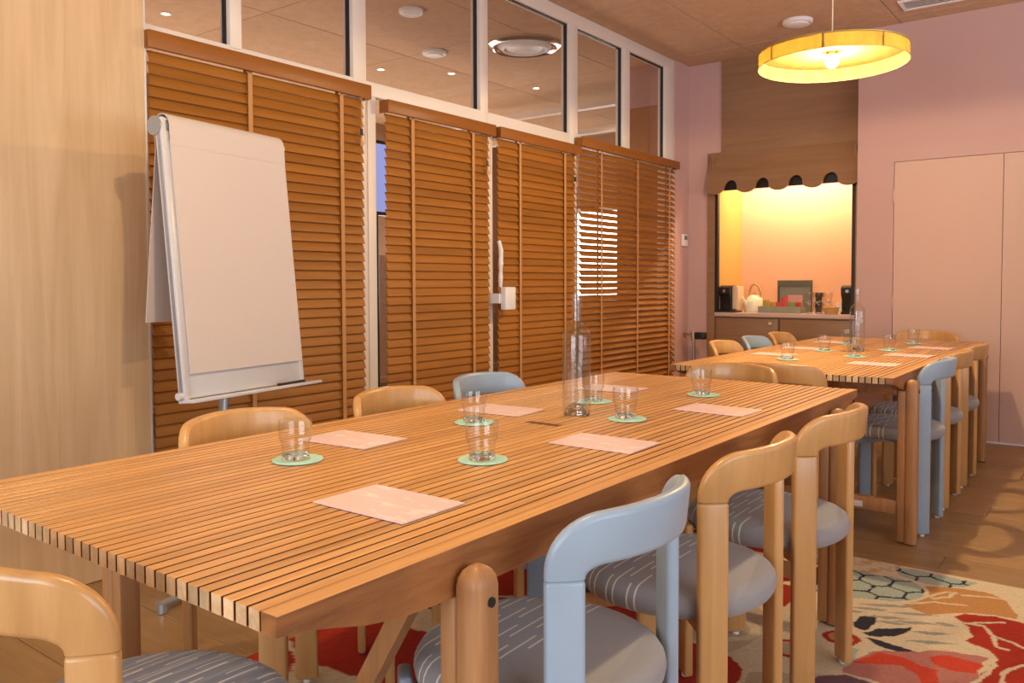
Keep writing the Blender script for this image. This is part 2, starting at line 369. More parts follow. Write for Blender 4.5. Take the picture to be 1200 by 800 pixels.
# ------------------------------------------------------------------ left wall: oak panel, glazed partition
PX = -3.135
wl = struct(bxo('wall_left', (XW - .12, PX, YF, 1.735, .004, ZC), OAKP), 'pale oak laminate wall panel in the left foreground')
struct(bxo('trim_2', (PX - .04, PX + .003, 1.735, 1.742, 0, ZC), ALU), 'thin aluminium edge of the oak panel')
struct(bxo('trim_3', (XW - .1, PX - .005, YF, 1.735, 0, .005), GASKET), 'dark shadow gap at the foot of the oak panel')
struct(bxo('wall_return', (XW - .12, XW + .01, 6.50, YN, 0, ZC), PINK), 'pink wall return beside the last blind')
FX0, FX1 = XW - .07, XW
tn = [3]
def trim(b, label, mat=CREAM, bev=.004):
    tn[0] += 1; return struct(bxo('trim_%d' % (tn[0]), b, mat, bevel=bev), label)
ZS0, ZS1, ZG = 2.105, 2.18, 2.94
trim((FX0, FX1, 1.742, 6.50, ZG, ZC), 'cream head rail of the glazed partition under the ceiling')
trim((FX0, FX1, 1.742, 6.50, ZS0, ZS1), 'cream transom rail between blinds and upper panes')
posts = [(2.155, 2.215, 'between the two upper panes nearest the oak panel', False), (2.866, 2.955, 'right of the wide blind', True), (3.88, 3.955, 'between the two narrow blinds', True),
         (4.868, 4.97, 'left of the sunlit blind', True), (5.63, 5.725, 'between the last two upper panes', False), (6.34, 6.50, 'at the end of the partition', True)]
for a, b, l, full in posts:
    trim((FX0 - .002, FX1 + .004, a, b, 0 if full else ZS1 - .01, ZG + .01), 'cream post of the glazed partition ' + l)
    if full or True: bxo('gasket', (XW - .046, XW - .022, a - .007, a, ZS1, ZG), GASKET, bpy.data.objects['trim_%d' % tn[0]])
trim((FX0, FX1 + .002, 2.962, 3.02, 0, ZS0), 'cream door frame upright beside the wide blind')
trim((FX0, FX1, 3.955, 4.0, 0, ZS0), 'cream meeting stile of the glazed doors')
edges = [1.742, 2.155, 2.866, 3.88, 4.868, 5.63, 6.34]; starts = [1.742, 2.215, 2.955, 3.955, 4.97, 5.725]
for k, (a, b) in enumerate(zip(starts, edges[1:])):
    wn = struct(bxo('window_%d' % (k + 1), (XW - .036, XW - .030, a, b, ZS1, ZG), PANE), 'clear upper pane %s of the glazed partition' % ['nearest the oak panel', 'second', 'third', 'fourth', 'fifth', 'last'][k])
    bxo('head_gasket', (XW - .046, XW - .022, a, b, ZG - .006, ZG), GASKET, wn)
for k, (a, b) in enumerate(((1.742, 2.866), (3.02, 3.88), (4.0, 4.868), (4.97, 6.34))):
    struct(bxo('window_%d' % (k + 7), (XW - .036, XW - .030, a, b, .08, ZS0), PANE), 'clear lower pane behind the ' + ['wide blind', 'first narrow blind', 'second narrow blind', 'sunlit blind'][k])
    trim((FX0, FX1, a, b, 0, .08), 'cream bottom rail under pane ' + ['one', 'two', 'three', 'four'][k], bev=0)

# venetian blinds
def blind(y0, y1, zv0, zv1, xc, tilt, tapes, label, cordy=None, tape_mat=TAPE):
    t = thing('venetian_blind', label, 'blind', (xc, (y0 + y1) / 2, 0), group='wooden venetian blinds on the glazed partition')
    h = (y1 - y0) / 2; cy = (y0 + y1) / 2
    vm = bmesh.new(); box(vm, .030, .048, -h - .012, h + .012, zv0, zv1, bevel=.003); box(vm, -.02, .030, h, h + .012, zv0, zv1); box(vm, -.02, .03, -h - .012, -h, zv0, zv1)
    obj('valance', vm, VALW, t, True)
    bxo('head_rail', (-.022, .022, -h, h, zv0 + .018, zv1 - .004), ALU, t)
    bm = bmesh.new()
    n = 6; w = .051; prof = []
    for k in range(n + 1):
        u = (k / n - .5) * w; prof.append((u, .0025 * (1 - (2 * k / n - 1) ** 2)))
    poly = [(u, c + .0014) for u, c in prof] + [(u, c - .0014) for u, c in prof[::-1]]
    ca, sa = math.cos(tilt), math.sin(tilt)
    prism(bm, [(u * ca - c * sa * -1, -u * sa + c * ca) for u, c in poly], 'y', -h + .01, h - .01)
    me = mesh_of(bm, True, 50); me.materials.append(BLINDW)
    z = zv0 - .022
    while z > .10:
        obj('slat', me, None, t, loc=(0, 0, z)); z -= .0455
    bxo('bottom_rail', (-.024, .024, -h + .01, h - .01, .05, .07), VALW, t, bevel=.003)
    for ty in tapes:
        for sx in (1, -1): 
            bxo('ladder_tape', (sx * .0235 * (1 if tilt < .7 else .75) - .0006, sx * .0235 * (1 if tilt < .7 else .75) + .0006, ty - cy - .011, ty - cy + .011, .06, zv0 + .02), tape_mat, t)
    if cordy:
        bm = bmesh.new()
        for dy in (0, .03): tube(bm, [(.036, cordy - cy + dy, zv0 + .01), (.036, cordy - cy + dy * .6, zv0 - .2 - dy)], .002, 6)
        c = obj('pull_cord', bm, CORD, t, True)
        bm = bmesh.new(); lathe(bm, [(0, zv0 - .2), (.005, zv0 - .2), (.008, zv0 - .24), (0, zv0 - .242)], 10, .033, cordy - cy); obj('tassel', bm, CORD, c, True)
        bm = bmesh.new(); lathe(bm, [(0, zv0 - .155), (.007, zv0 - .155), (.007, zv0 - .185), (0, zv0 - .187)], 10, .033, cordy - cy); obj('cord_joiner', bm, BLACK, c, True)
    return t
TW = 1.2
blind(1.748, 2.905, 2.065, 2.135, XW + .034, TW, (2.22, 2.745), 'wide wooden venetian blind behind the flip chart', 2.86)
blind(3.045, 3.925, 2.022, 2.088, XW + .034, TW, (3.245, 3.755), 'narrow wooden venetian blind just right of the first full-height post', 3.87)
blind(3.995, 4.89, 2.022, 2.088, XW + .034, TW, (4.22, 4.735), 'narrow wooden venetian blind right of the white lock box', 4.84)
blind(4.93, 6.445, 2.092, 2.155, XW + .034, .80, (5.22, 5.77, 6.32), 'half-open wooden venetian blind beside the pink wall', None)
lk = thing('door_lock', 'white lock box on the post between the two narrow blinds', 'lock', (XW + .09, 3.99, .97))
bxo('case', (0, .04, -.03, .075, 0, .14), WHITE, lk, bevel=.006); bxo('arm', (-.088, .002, -.046, -.018, .04, .10), WHITE, lk)
bm = bmesh.new(); tube(bm, [(.0, -.03, .14), (.01, -.04, .2), (.012, -.04, .28), (.01, -.035, .36), (-.01, -.03, .42)], [.011, .014, .015, .014, .011], 10); obj('pull_handle', bm, WHITE, lk, True)
th = thing('thermostat', 'small white wall thermostat between the last blind and the niche', 'thermostat', (XW + .01, 6.68, 1.45))
bxo('case', (0, .022, -.05, .05, 0, .105), WHITE, th, bevel=.004); bxo('display', (.022, .0235, -.03, .03, .055, .09), plain('lcd', (.16, .17, .13), .3), th)
cs = thing('chrome_stand', 'chrome post with a wide polished head beside the brown cabinet', 'stand', (-2.985, 6.50, 0))
bm = bmesh.new(); tube(bm, [(0, 0, .02), (0, 0, .66)], .016, 14); obj('post', bm, CHROME, cs, True)
bm = bmesh.new(); lathe(bm, [(0, 0), (.15, 0), (.15, .008), (.03, .022), (0, .022)], 28); obj('base', bm, CHROME, cs, True)
bm = bmesh.new(); lathe(bm, [(0, .645), (.036, .645), (.036, .715), (0, .715)], 20); obj('collar', bm, CHROME, cs, True)
bxo('head', (.0, .105, -.03, .03, .652, .71), DARKM, cs, bevel=.006); bxo('head', (-.09, 0, -.028, .028, .66, .705), CHROME, cs, bevel=.006)

# ------------------------------------------------------------------ the room beyond the partition
bw = struct(bxo('wall_beyond', (XB - .1, XB, YF, YB, 0, ZC), plain('brown_wall', (.42, .25, .15), .7)), 'brown wall of the room beyond the partition')
bxo('wall_end', (XB, XW - .12, YB, YB + .1, 0, ZC), MATS['brown_wall'], bw)
bxo('wall_near', (XB, XW - .12, YF - .1, YF, 0, ZC), MATS['brown_wall'], bw)
bxo('pink_block', (-3.76, XW - .121, 6.52, 6.8, 2.68, ZC), PINK, bw); bxo('timber_block', (-3.76, XW - .121, 6.54, 6.8, 0, 2.68), plain('orange_timber', (.42, .2, .08), .6), bw)
for y, z in ((7.0, 2.86), (7.9, 2.80)):
    tn[0] += 1; struct(bxo('trim_%d' % tn[0], (XB, -3.96, y, y + .09, z, z + .06), CREAM), 'pale cable duct under the ceiling of the far room, %s one' % ('nearer' if y < 7.5 else 'farther'))
wn = struct(bxo('window_11', (-6.0, -5.05, YB - .03, YB - .01, .95, 2.05), plain('bright_window_pane', (.9, .9, .9), .4, emit=(1, .97, .93), estr=5)), 'bright daylit window at the end of the far room')
for a, b, c, d in ((-6.05, -5.0, 2.05, 2.1), (-6.05, -5.0, .9, .95), (-6.05, -6.0, .9, 2.1), (-5.05, -5.0, .9, 2.1)): bxo('frame', (a, b, YB - .05, YB - .005, c, d), CREAM, wn)
scn = thing('wall_screen', 'lit blue screen glimpsed between post and first narrow blind', 'screen', (-5.2, 4.95, 1.72))
bxo('bezel', (-.05, 0, -.55, .55, 0, .64), BLACK, scn); bxo('display', (.001, .004, -.52, .52, .03, .61), plain('blue_screen', (.1, .1, .2), .3, emit=(.35, .42, .9), estr=.9), scn)
bm = bmesh.new(); tube(bm, [(-.03, 0, -1.72), (-.03, 0, .02)], .03, 12); obj('stand', bm, BLACK, scn, True)
ds = thing('ceiling_diffuser', 'round stepped air diffuser on the ceiling seen through the fourth upper pane', 'air diffuser', (-3.93, 5.36, ZC))
for r0, r1, z0 in ((.255, .30, -.028), (.165, .215, -.04)):
    bm = bmesh.new(); lathe(bm, [(r1, 0), (r1, -.012), (r0 + .01, z0), (r0, z0), (r0 - .015, -.004)], 48); obj('ring', bm, CHROME if r0 > .2 else WHITE, ds, True, 60)
bm = bmesh.new(); lathe(bm, [(0, -.03), (.14, -.03), (.15, -.024), (.15, -.004), (0, -.004)], 40); obj('cone', bm, WHITE, ds, True)
def smoke(x, y, r, label, mat=WHITE):
    t = thing('smoke_detector', label, 'detector', (x, y, ZC))
    bm = bmesh.new(); lathe(bm, [(0, 0), (r, 0), (r, -.018), (r * .93, -.026), (0, -.026)], 32); obj('base', bm, mat, t, True)
    bm = bmesh.new(); lathe(bm, [(r * .72, -.026), (r * .7, -.034), (r * .6, -.038), (0, -.038)], 32); obj('cap', bm, mat, t, True)
smoke(-4.05, 4.19, .085, 'white round detector on the ceiling seen through the third upper pane')
smoke(-1.99, 6.07, .105, 'white round ceiling speaker to the left of the hanging lamp')
smoke(-4.62, 5.05, .10, 'flat round ceiling plate near the small lit downlight, behind glass')
vt = thing('air_vent', 'pale rectangular air vent in the ceiling above the pink doors', 'vent', (-1.02, 6.18, ZC))
bm = bmesh.new(); box(bm, -.3, .3, -.11, -.09, -.012, 0); box(bm, -.3, .3, .09, .11, -.012, 0); box(bm, -.3, -.28, -.09, .09, -.012, 0); box(bm, .28, .3, -.09, .09, -.012, 0); obj('frame', bm, WHITE, vt)
for k in range(5): 
    bm = bmesh.new(); box(bm, -.28, .28, -.015, .015, -.002, .0, mat=Matrix.Translation((0, -.07 + k * .035, -.006)) @ Matrix.Rotation(.5, 4, 'X')); obj('louvre', bm, WHITE, vt)
LED = plain('downlight_glow', (1, .9, .7), .4, emit=(1, .72, .38), estr=12)
for k, (x, y, l) in enumerate([(-5.46, 3.19, 'seen through the upper pane nearest the oak panel'), (-5.37, 5.17, 'dim one at the left of the third upper pane'), (-4.97, 5.66, 'brightest one in the third upper pane'), (-4.69, 6.59, 'seen through the fourth upper pane'),
                               (-4.6, 7.6, 'deep in the far room'), (-5.9, 7.0, 'farthest in the far room')]):
    t = thing('downlight', 'recessed ceiling downlight beyond the glass, ' + l, 'downlight', (x, y, ZC), group='downlights in the room beyond the partition')
    bm = bmesh.new(); lathe(bm, [(.026, -.001), (.042, -.001), (.040, -.005), (.028, -.005)], 24, close=True); obj('bezel', bm, WHITE, t, True)
    bm = bmesh.new(); lathe(bm, [(0, -.003), (.026, -.003)], 20); obj('lens', bm, LED, t)
    d = bpy.data.lights.new('downlight_lamp', 'SPOT'); d.energy = BEYOND_POWER; d.color = (1, .75, .45); d.spot_size = 2.2; d.spot_blend = .6; d.shadow_soft_size = .05
    o = bpy.data.objects.new('downlight_lamp', d); COL.objects.link(o); o.location = (0, 0, -.02); o.parent = t

# ------------------------------------------------------------------ rug
RX0, RX1, RY0, RY1, RZ = -2.12, .75, .45, 3.505, .008
def rug():
    C = dict(cream=(.60, .50, .34), teal=(.34, .40, .34), dark=(.035, .035, .045), red=(.36, .035, .02), pink=(.42, .17, .135), orange=(.46, .23, .085), purple=(.15, .08, .09), grey=(.30, .29, .25), beige=(.47, .37, .25), bright=(.52, .06, .03))
    polys = [('orange', [(-.598, 3.321), (-.525, 3.355), (-.45, 3.379), (-.396, 3.378), (-.343, 3.337), (-.302, 3.236), (-.287, 3.176), (-.345, 3.168), (-.417, 3.141), (-.482, 3.093), (-.535, 3.035), (-.581, 3.055), (-.624, 3.08), (-.583, 3.178), (-.573, 3.246)]),
        ('red', [(-.461, 3.073), (-.439, 3.116), (-.386, 3.137), (-.349, 3.157), (-.279, 3.148), (-.221, 3.14), (.1, 3.0), (.2, 2.5), (-.1, 2.35), (-.337, 2.559), (-.332, 2.65), (-.316, 2.727), (-.303, 2.805), (-.332, 2.855), (-.375, 2.868), (-.399, 2.888), (-.389, 2.934), (-.414, 3.013)]),
        ('dark', [(-.721, 2.818), (-.716, 2.882), (-.676, 2.93), (-.661, 2.845), (-.674, 2.778), (-.706, 2.779)]),
        ('dark', [(-.675, 2.752), (-.642, 2.818), (-.554, 2.892), (-.568, 2.832), (-.588, 2.785), (-.649, 2.74)]),
        ('dark', [(-.66, 2.724), (-.595, 2.726), (-.543, 2.712), (-.499, 2.708), (-.528, 2.687), (-.584, 2.674), (-.616, 2.687)]),
        ('pink', [(-.656, 2.459), (-.648, 2.519), (-.624, 2.615), (-.59, 2.662), (-.513, 2.705), (-.457, 2.762), (-.39, 2.782), (-.324, 2.796), (-.344, 2.706), (-.332, 2.65), (-.343, 2.543), (-.4, 2.2), (-.637, 2.322)]),
        ('bright', [(-.644, 2.522), (-.6, 2.64), (-.538, 2.643), (-.478, 2.62), (-.432, 2.614), (-.414, 2.489), (-.448, 2.464), (-.475, 2.556), (-.526, 2.584), (-.589, 2.55)]),
        ('bright', [(-.473, 2.692), (-.426, 2.742), (-.361, 2.734), (-.335, 2.74), (-.341, 2.655), (-.4, 2.638), (-.446, 2.644)]),
        ('purple', [(-.699, 2.375), (-.642, 2.424), (-.582, 2.425), (-.531, 2.401), (-.6, 2.25), (-.72, 2.26)])]
    hexs = [[(-1.0, 3.312), (-.821, 3.347), (-.761, 3.333), (-.692, 3.35), (-.636, 3.336), (-.59, 3.275), (-.581, 3.199), (-.61, 3.148), (-.654, 3.09), (-.712, 3.072), (-.779, 3.042), (-.95, 3.02)],
            [(-.734, 3.46), (-.666, 3.487), (-.58, 3.48), (-.446, 3.467), (-.476, 3.402), (-.525, 3.355), (-.604, 3.35), (-.664, 3.36), (-.697, 3.37)]]
    lines = [[(-.742, 3.466), (-.704, 3.376), (-.638, 3.346), (-.593, 3.293), (-.57, 3.228), (-.597, 3.138), (-.652, 3.078)], [(-.423, 3.04), (-.374, 3.043), (-.337, 2.973), (-.318, 2.895), (-.286, 2.89)], [(-.337, 2.973), (-.289, 2.962), (-.249, 2.931)],
        [(-.422, 3.032), (-.369, 3.08), (-.324, 3.114)], [(-.472, 3.301), (-.391, 3.341), (-.339, 3.341), (-.299, 3.256), (-.28, 3.164)], [(-.567, 3.21), (-.527, 3.301), (-.496, 3.314), (-.508, 3.254), (-.554, 3.2)],
        [(-.324, 2.79), (-.305, 2.748), (-.323, 2.644), (-.346, 2.564)], [(-.271, 2.633), (-.283, 2.699), (-.263, 2.753), (-.237, 2.799)], [(-.621, 3.091), (-.538, 3.172), (-.447, 3.202)], [(-.643, 2.43), (-.584, 2.435), (-.536, 2.422)]]
    strokes = [((-.75, 2.995), (-.581, 3.083)), ((-.761, 2.949), (-.65, 2.995)), ((-.642, 2.983), (-.506, 3.048)), ((-.704, 2.9), (-.578, 2.959)), ((-.62, 2.91), (-.497, 2.968)), ((-.509, 2.976), (-.441, 2.993)), ((-.557, 2.856), (-.447, 2.906)), ((-.551, 2.774), (-.418, 2.843)), ((-.666, 2.876), (-.578, 2.907)), ((-.80, 2.896), (-.716, 2.931))]
    fx = np.concatenate([np.arange(RX0, -1.3, .011), np.arange(-1.3, -.05, .005), np.arange(-.05, RX1, .014), [RX1]])
    fy = np.concatenate([np.arange(RY0, 2.2, .011), np.arange(2.2, RY1, .005), [RY1]])
    X, Y = np.meshgrid(fx, fy); nx, ny = len(fx), len(fy)
    rg = np.random.RandomState(3)
    # wobble the sampling point a little so that print edges look woven
    wx = X + .0025 * np.sin(Y * 71 + 3 * np.sin(X * 37)); wy = Y + .0025 * np.sin(X * 67 + 3 * np.sin(Y * 41))
    def inside(poly):
        r = np.zeros(X.shape, bool); n = len(poly); j = n - 1
        for i in range(n):
            xi, yi = poly[i]; xj, yj = poly[j]
            c = ((yi > wy) != (yj > wy)) & (wx < (xj - xi) * (wy - yi) / (yj - yi + 1e-12) + xi); r ^= c; j = i
        return r
    def seg(a, b):
        ax, ay = a; bx, by = b; dx, dy = bx - ax, by - ay
        t = np.clip(((wx - ax) * dx + (wy - ay) * dy) / (dx * dx + dy * dy), 0, 1)
        return np.hypot(wx - ax - t * dx, wy - ay - t * dy), t
    def voro(pts):
        d1 = np.full(X.shape, 9.); d2 = np.full(X.shape, 9.); idx = np.zeros(X.shape, int)
        for k, (a, b) in enumerate(pts):
            d = np.hypot(wx - a, wy - b); n1 = d < d1
            d2 = np.where(n1, d1, np.minimum(d2, d)); d1 = np.where(n1, d, d1); idx = np.where(n1, k, idx)
        return d1, d2, idx
    col = np.zeros((ny, nx, 3)); col[:] = C['cream']
    # general field of large motifs
    pts = np.column_stack([rg.uniform(RX0, RX1, 60), rg.uniform(RY0, RY1 + .1, 60)])
    d1, d2, idx = voro(pts)
    names = ['red', 'cream', 'red', 'beige', 'teal', 'orange', 'red', 'cream', 'pink', 'red']
    pal = np.array([C[(names[k % 10] if pts[k][0] > -1.0 else ['red', 'red', 'cream', 'red', 'beige'][k % 5])] for k in range(60)]); field = pal[idx]
    core = d1 < .10; alt = np.array([C[['dark', 'cream', 'orange', 'red', 'cream'][k % 5]] for k in range(60)])
    field = np.where((core & (d1 > .07))[..., None], alt[idx], field)
    field = np.where(((d2 - d1) < .018)[..., None], np.array(C['cream']), field)
    zone = (X > -.95) & (X < -.18) & (Y > 2.62) ; col = np.where(zone[..., None], col, field)
    zc = (X > -1.2) & (Y > 3.34) & ~inside(hexs[1]); col[zc] = C['cream']
    q = zc & (np.sin(X * 60 + 2 * np.sin(Y * 90)) * np.sin(Y * 130) > .45) & (X < -.72); col[q] = C['orange']
    for n, p in polys: col[inside(p)] = C[n]
    hp = [(a * .115 + (.057 if b % 2 else 0) + rg.uniform(-.014, .014) - 1.05, b * .098 + 2.98 + rg.uniform(-.01, .01)) for a in range(9) for b in range(7)]
    e1, e2, _ = voro(hp)
    for h in hexs:
        mk = inside(h); col[mk] = C['teal']; col[mk & ((e2 - e1) < .010)] = C['dark']
    for a, b in strokes:
        d, t = seg(a, b); col[d < .011 * np.sin(PI * np.clip(t, .04, .96)) + .001] = C['grey']
    for l in lines:
        for a, b in zip(l, l[1:]): d, t = seg(a, b); col[d < .0065] = C['cream']
    # ring flower
    d = np.hypot(wx + .72, wy - 2.675); col[(d < .055)] = C['red']; col[d < .038] = C['orange']
    d = np.hypot(wx + .83, wy - 2.50); col[(d < .065)] = C['red']; col[d < .045] = C['beige']
    col *= (1 + .10 * rg.uniform(-1, 1, X.shape))[..., None]
    verts = np.column_stack([X.ravel(), Y.ravel(), np.full(X.size, RZ)])
    i = np.arange(nx * ny).reshape(ny, nx)
    quads = np.column_stack([i[:-1, :-1].ravel(), i[:-1, 1:].ravel(), i[1:, 1:].ravel(), i[1:, :-1].ravel()])
    me = bpy.data.meshes.new('rug'); nv, nf = len(verts), len(quads)
    # skirt edge down to the floor
    base = np.array([(RX0, RY0, 0), (RX1, RY0, 0), (RX1, RY1, 0), (RX0, RY1, 0)]); top = [i[0, 0], i[0, -1], i[-1, -1], i[-1, 0]]
    side = [[nv + k, nv + (k + 1) % 4, top[(k + 1) % 4], top[k]] for k in range(4)]
    allv = np.vstack([verts, base]); allq = np.vstack([quads, np.array(side)])
    me.vertices.add(len(allv)); me.vertices.foreach_set('co', allv.ravel())
    me.loops.add(allq.size); me.loops.foreach_set('vertex_index', allq.ravel().astype(np.int32))
    me.polygons.add(len(allq)); me.polygons.foreach_set('loop_start', np.arange(0, allq.size, 4, dtype=np.int32)); me.update(calc_edges=True)
    at = me.color_attributes.new('print', 'FLOAT_COLOR', 'POINT')
    cc = np.ones((len(allv), 4), np.float32); cc[:nv, :3] = col.reshape(-1, 3); cc[nv:, :3] = C['beige']; at.data.foreach_set('color', cc.ravel())
    mt, nt, b = nmat('rug_pile'); ca = nt.nodes.new('ShaderNodeVertexColor'); ca.layer_name = 'print'; b.inputs['Roughness'].default_value = 1; b.inputs['Specular IOR Level'].default_value = .1
    nz = nt.nodes.new('ShaderNodeTexNoise'); nz.inputs['Scale'].default_value = 260; bp = nt.nodes.new('ShaderNodeBump'); bp.inputs['Strength'].default_value = .3; bp.inputs['Distance'].default_value = .004
    nt.links.new(nz.outputs[0], bp.inputs['Height']); nt.links.new(bp.outputs[0], b.inputs['Normal']); nt.links.new(ca.outputs[0], b.inputs['Base Color'])
    me.materials.append(mt); o = bpy.data.objects.new('patterned_rug', me); COL.objects.link(o)
    return tag(o, 'colourful floral rug in red, cream and teal under the near table', 'rug')
rug()

# ------------------------------------------------------------------ tables
TZ = .74
def make_table(label, inset, braces):
    """teak slat table; origin at the middle of its floor area, length along y"""
    W, Lh = .5, 1.26
    t = thing('slatted_table', label, 'table', group='slatted teak tables')
    ns, pitch = 36, .02612
    bm = bmesh.new(); box(bm, -.0106, .0106, -Lh, Lh, TZ - .026, TZ, bevel=.0007, seg=1); me = mesh_of(bm, True); me.materials.append(TEAK); me.materials.append(ENDGRAIN); me.materials.append(SHADESIDE)
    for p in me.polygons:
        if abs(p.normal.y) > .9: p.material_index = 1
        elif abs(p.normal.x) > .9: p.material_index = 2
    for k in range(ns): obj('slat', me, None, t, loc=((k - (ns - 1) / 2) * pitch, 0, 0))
    prof = [(-Lh, TZ), (-Lh, TZ - .025), (-Lh + .04, TZ - .03), (-Lh + .09, TZ - .043), (-Lh + .14, TZ - .057), (-Lh + .2, TZ - .068), (-Lh + .28, TZ - .073)]
    prof = prof + [(-y, z) for y, z in prof[::-1]]
    for s in (1, -1):
        bm = bmesh.new(); prism(bm, prof, 'x', s * (W - .0285), s * W); obj('side_rail', bm, TEAK_END, t)
        bm = bmesh.new(); box(bm, s * (W - .029) if s > 0 else -W - .0002, W + .0002 if s > 0 else -(W - .029), -Lh + .001, Lh - .001, TZ - .0005, TZ + .0006); obj('edge_slat', bm, TEAK, t)
    for e in (-1, 1):
        y = e * (Lh - inset)
        bm = bmesh.new(); box(bm, -W + .03, W - .03, y - .02, y + .02, TZ - .095, TZ - .0275, bevel=.003); obj('cross_beam', bm, TEAK_END, t, True)
        bm = bmesh.new(); box(bm, -W - .01, W + .01, y - .018, y + .018, .125, .185, bevel=.004); obj('stretcher', bm, TEAK_LEG, t, True)
        for s in (1, -1):
            x = s * (W + .0275)
            bm = bmesh.new()
            sect = []
            prof2 = [(.0, .006)] + [(1, .006), (1, TZ - .055)] + [(math.cos(a), TZ - .055 + .031 * math.sin(a)) for a in (PI / 8, PI / 4, 3 * PI / 8)] + [(0, TZ - .024)]
            rings = []
            for rr, z in prof2:
                if rr == 0: rings.append([bm.verts.new((x, y, z))]); continue
                ring = []
                for k in range(20):
                    a = 2 * PI * k / 20; c, s_ = math.cos(a), math.sin(a)
                    ring.append(bm.verts.new((x + rr * .026 * math.copysign(abs(c) ** .6, c), y + rr * .029 * math.copysign(abs(s_) ** .6, s_), z)))
                rings.append(ring)
            for A, B in zip(rings, rings[1:]):
                for k in range(20):
                    k2 = (k + 1) % 20
                    if len(A) == 1: bm.faces.new((A[0], B[k2], B[k]))
                    elif len(B) == 1: bm.faces.new((A[k], A[k2], B[0]))
                    else: bm.faces.new((A[k], A[k2], B[k2], B[k]))
            box(bm, x - s * .054 if s > 0 else x + .022, x - .022 if s > 0 else x + .054, y - .024, y + .024, .008, TZ - .073, bevel=.004)
            lg = obj('leg', bm, TEAK_LEG, t, True, 50)
            bm = bmesh.new(); tube(bm, [(x, y + .026, TZ - .07), (x, y + .034, TZ - .07)], .007, 12); obj('bolt', bm, DARKM, lg, True)
            bm = bmesh.new(); tube(bm, [(x + s * .022, y, TZ - .075), (x + s * .029, y, TZ - .075)], .0075, 12); obj('bolt', bm, DARKM, lg, True)
            bm = bmesh.new(); lathe(bm, [(0, 0), (.022, 0), (.022, .007), (0, .007)], 16, x, y); obj('foot_pad', bm, BLACK, lg, True)
            if not (braces and s == -e): continue
            bm = bmesh.new(); prism(bm, [(s * .075, .18), (s * .115, .18), (s * .40, TZ - .09), (s * .36, TZ - .09)], 'y', y + .0205, y + .046); obj('brace', bm, TEAK_LEG, t)
    bm = bmesh.new(); box(bm, -.055, .055, -.011, .011, TZ - .01, TZ + .0012); obj('cable_slot', bm, plain('slot_dark_' + label[:4], (.10, .045, .02), .6), t)
    return t
T1 = make_table('slatted teak dining table in the foreground, standing on the rug', .335, True); T1.location = (-1.2913, .5856 + 1.26, RZ)
T2 = make_table('farther slatted teak dining table, under the hanging lamp', .235, False); T2.location = (-1.28, 3.605 + 1.26, 0)
TT1, TT2 = TZ + RZ, TZ
tg = thing('paper_tag', 'small white tag on the low stretcher of the farther table', 'tag', (-.98, 3.605 + .235 - .0195, .15))
bxo('card', (-.035, .035, -.0012, 0, -.013, .013), WHITE, tg)

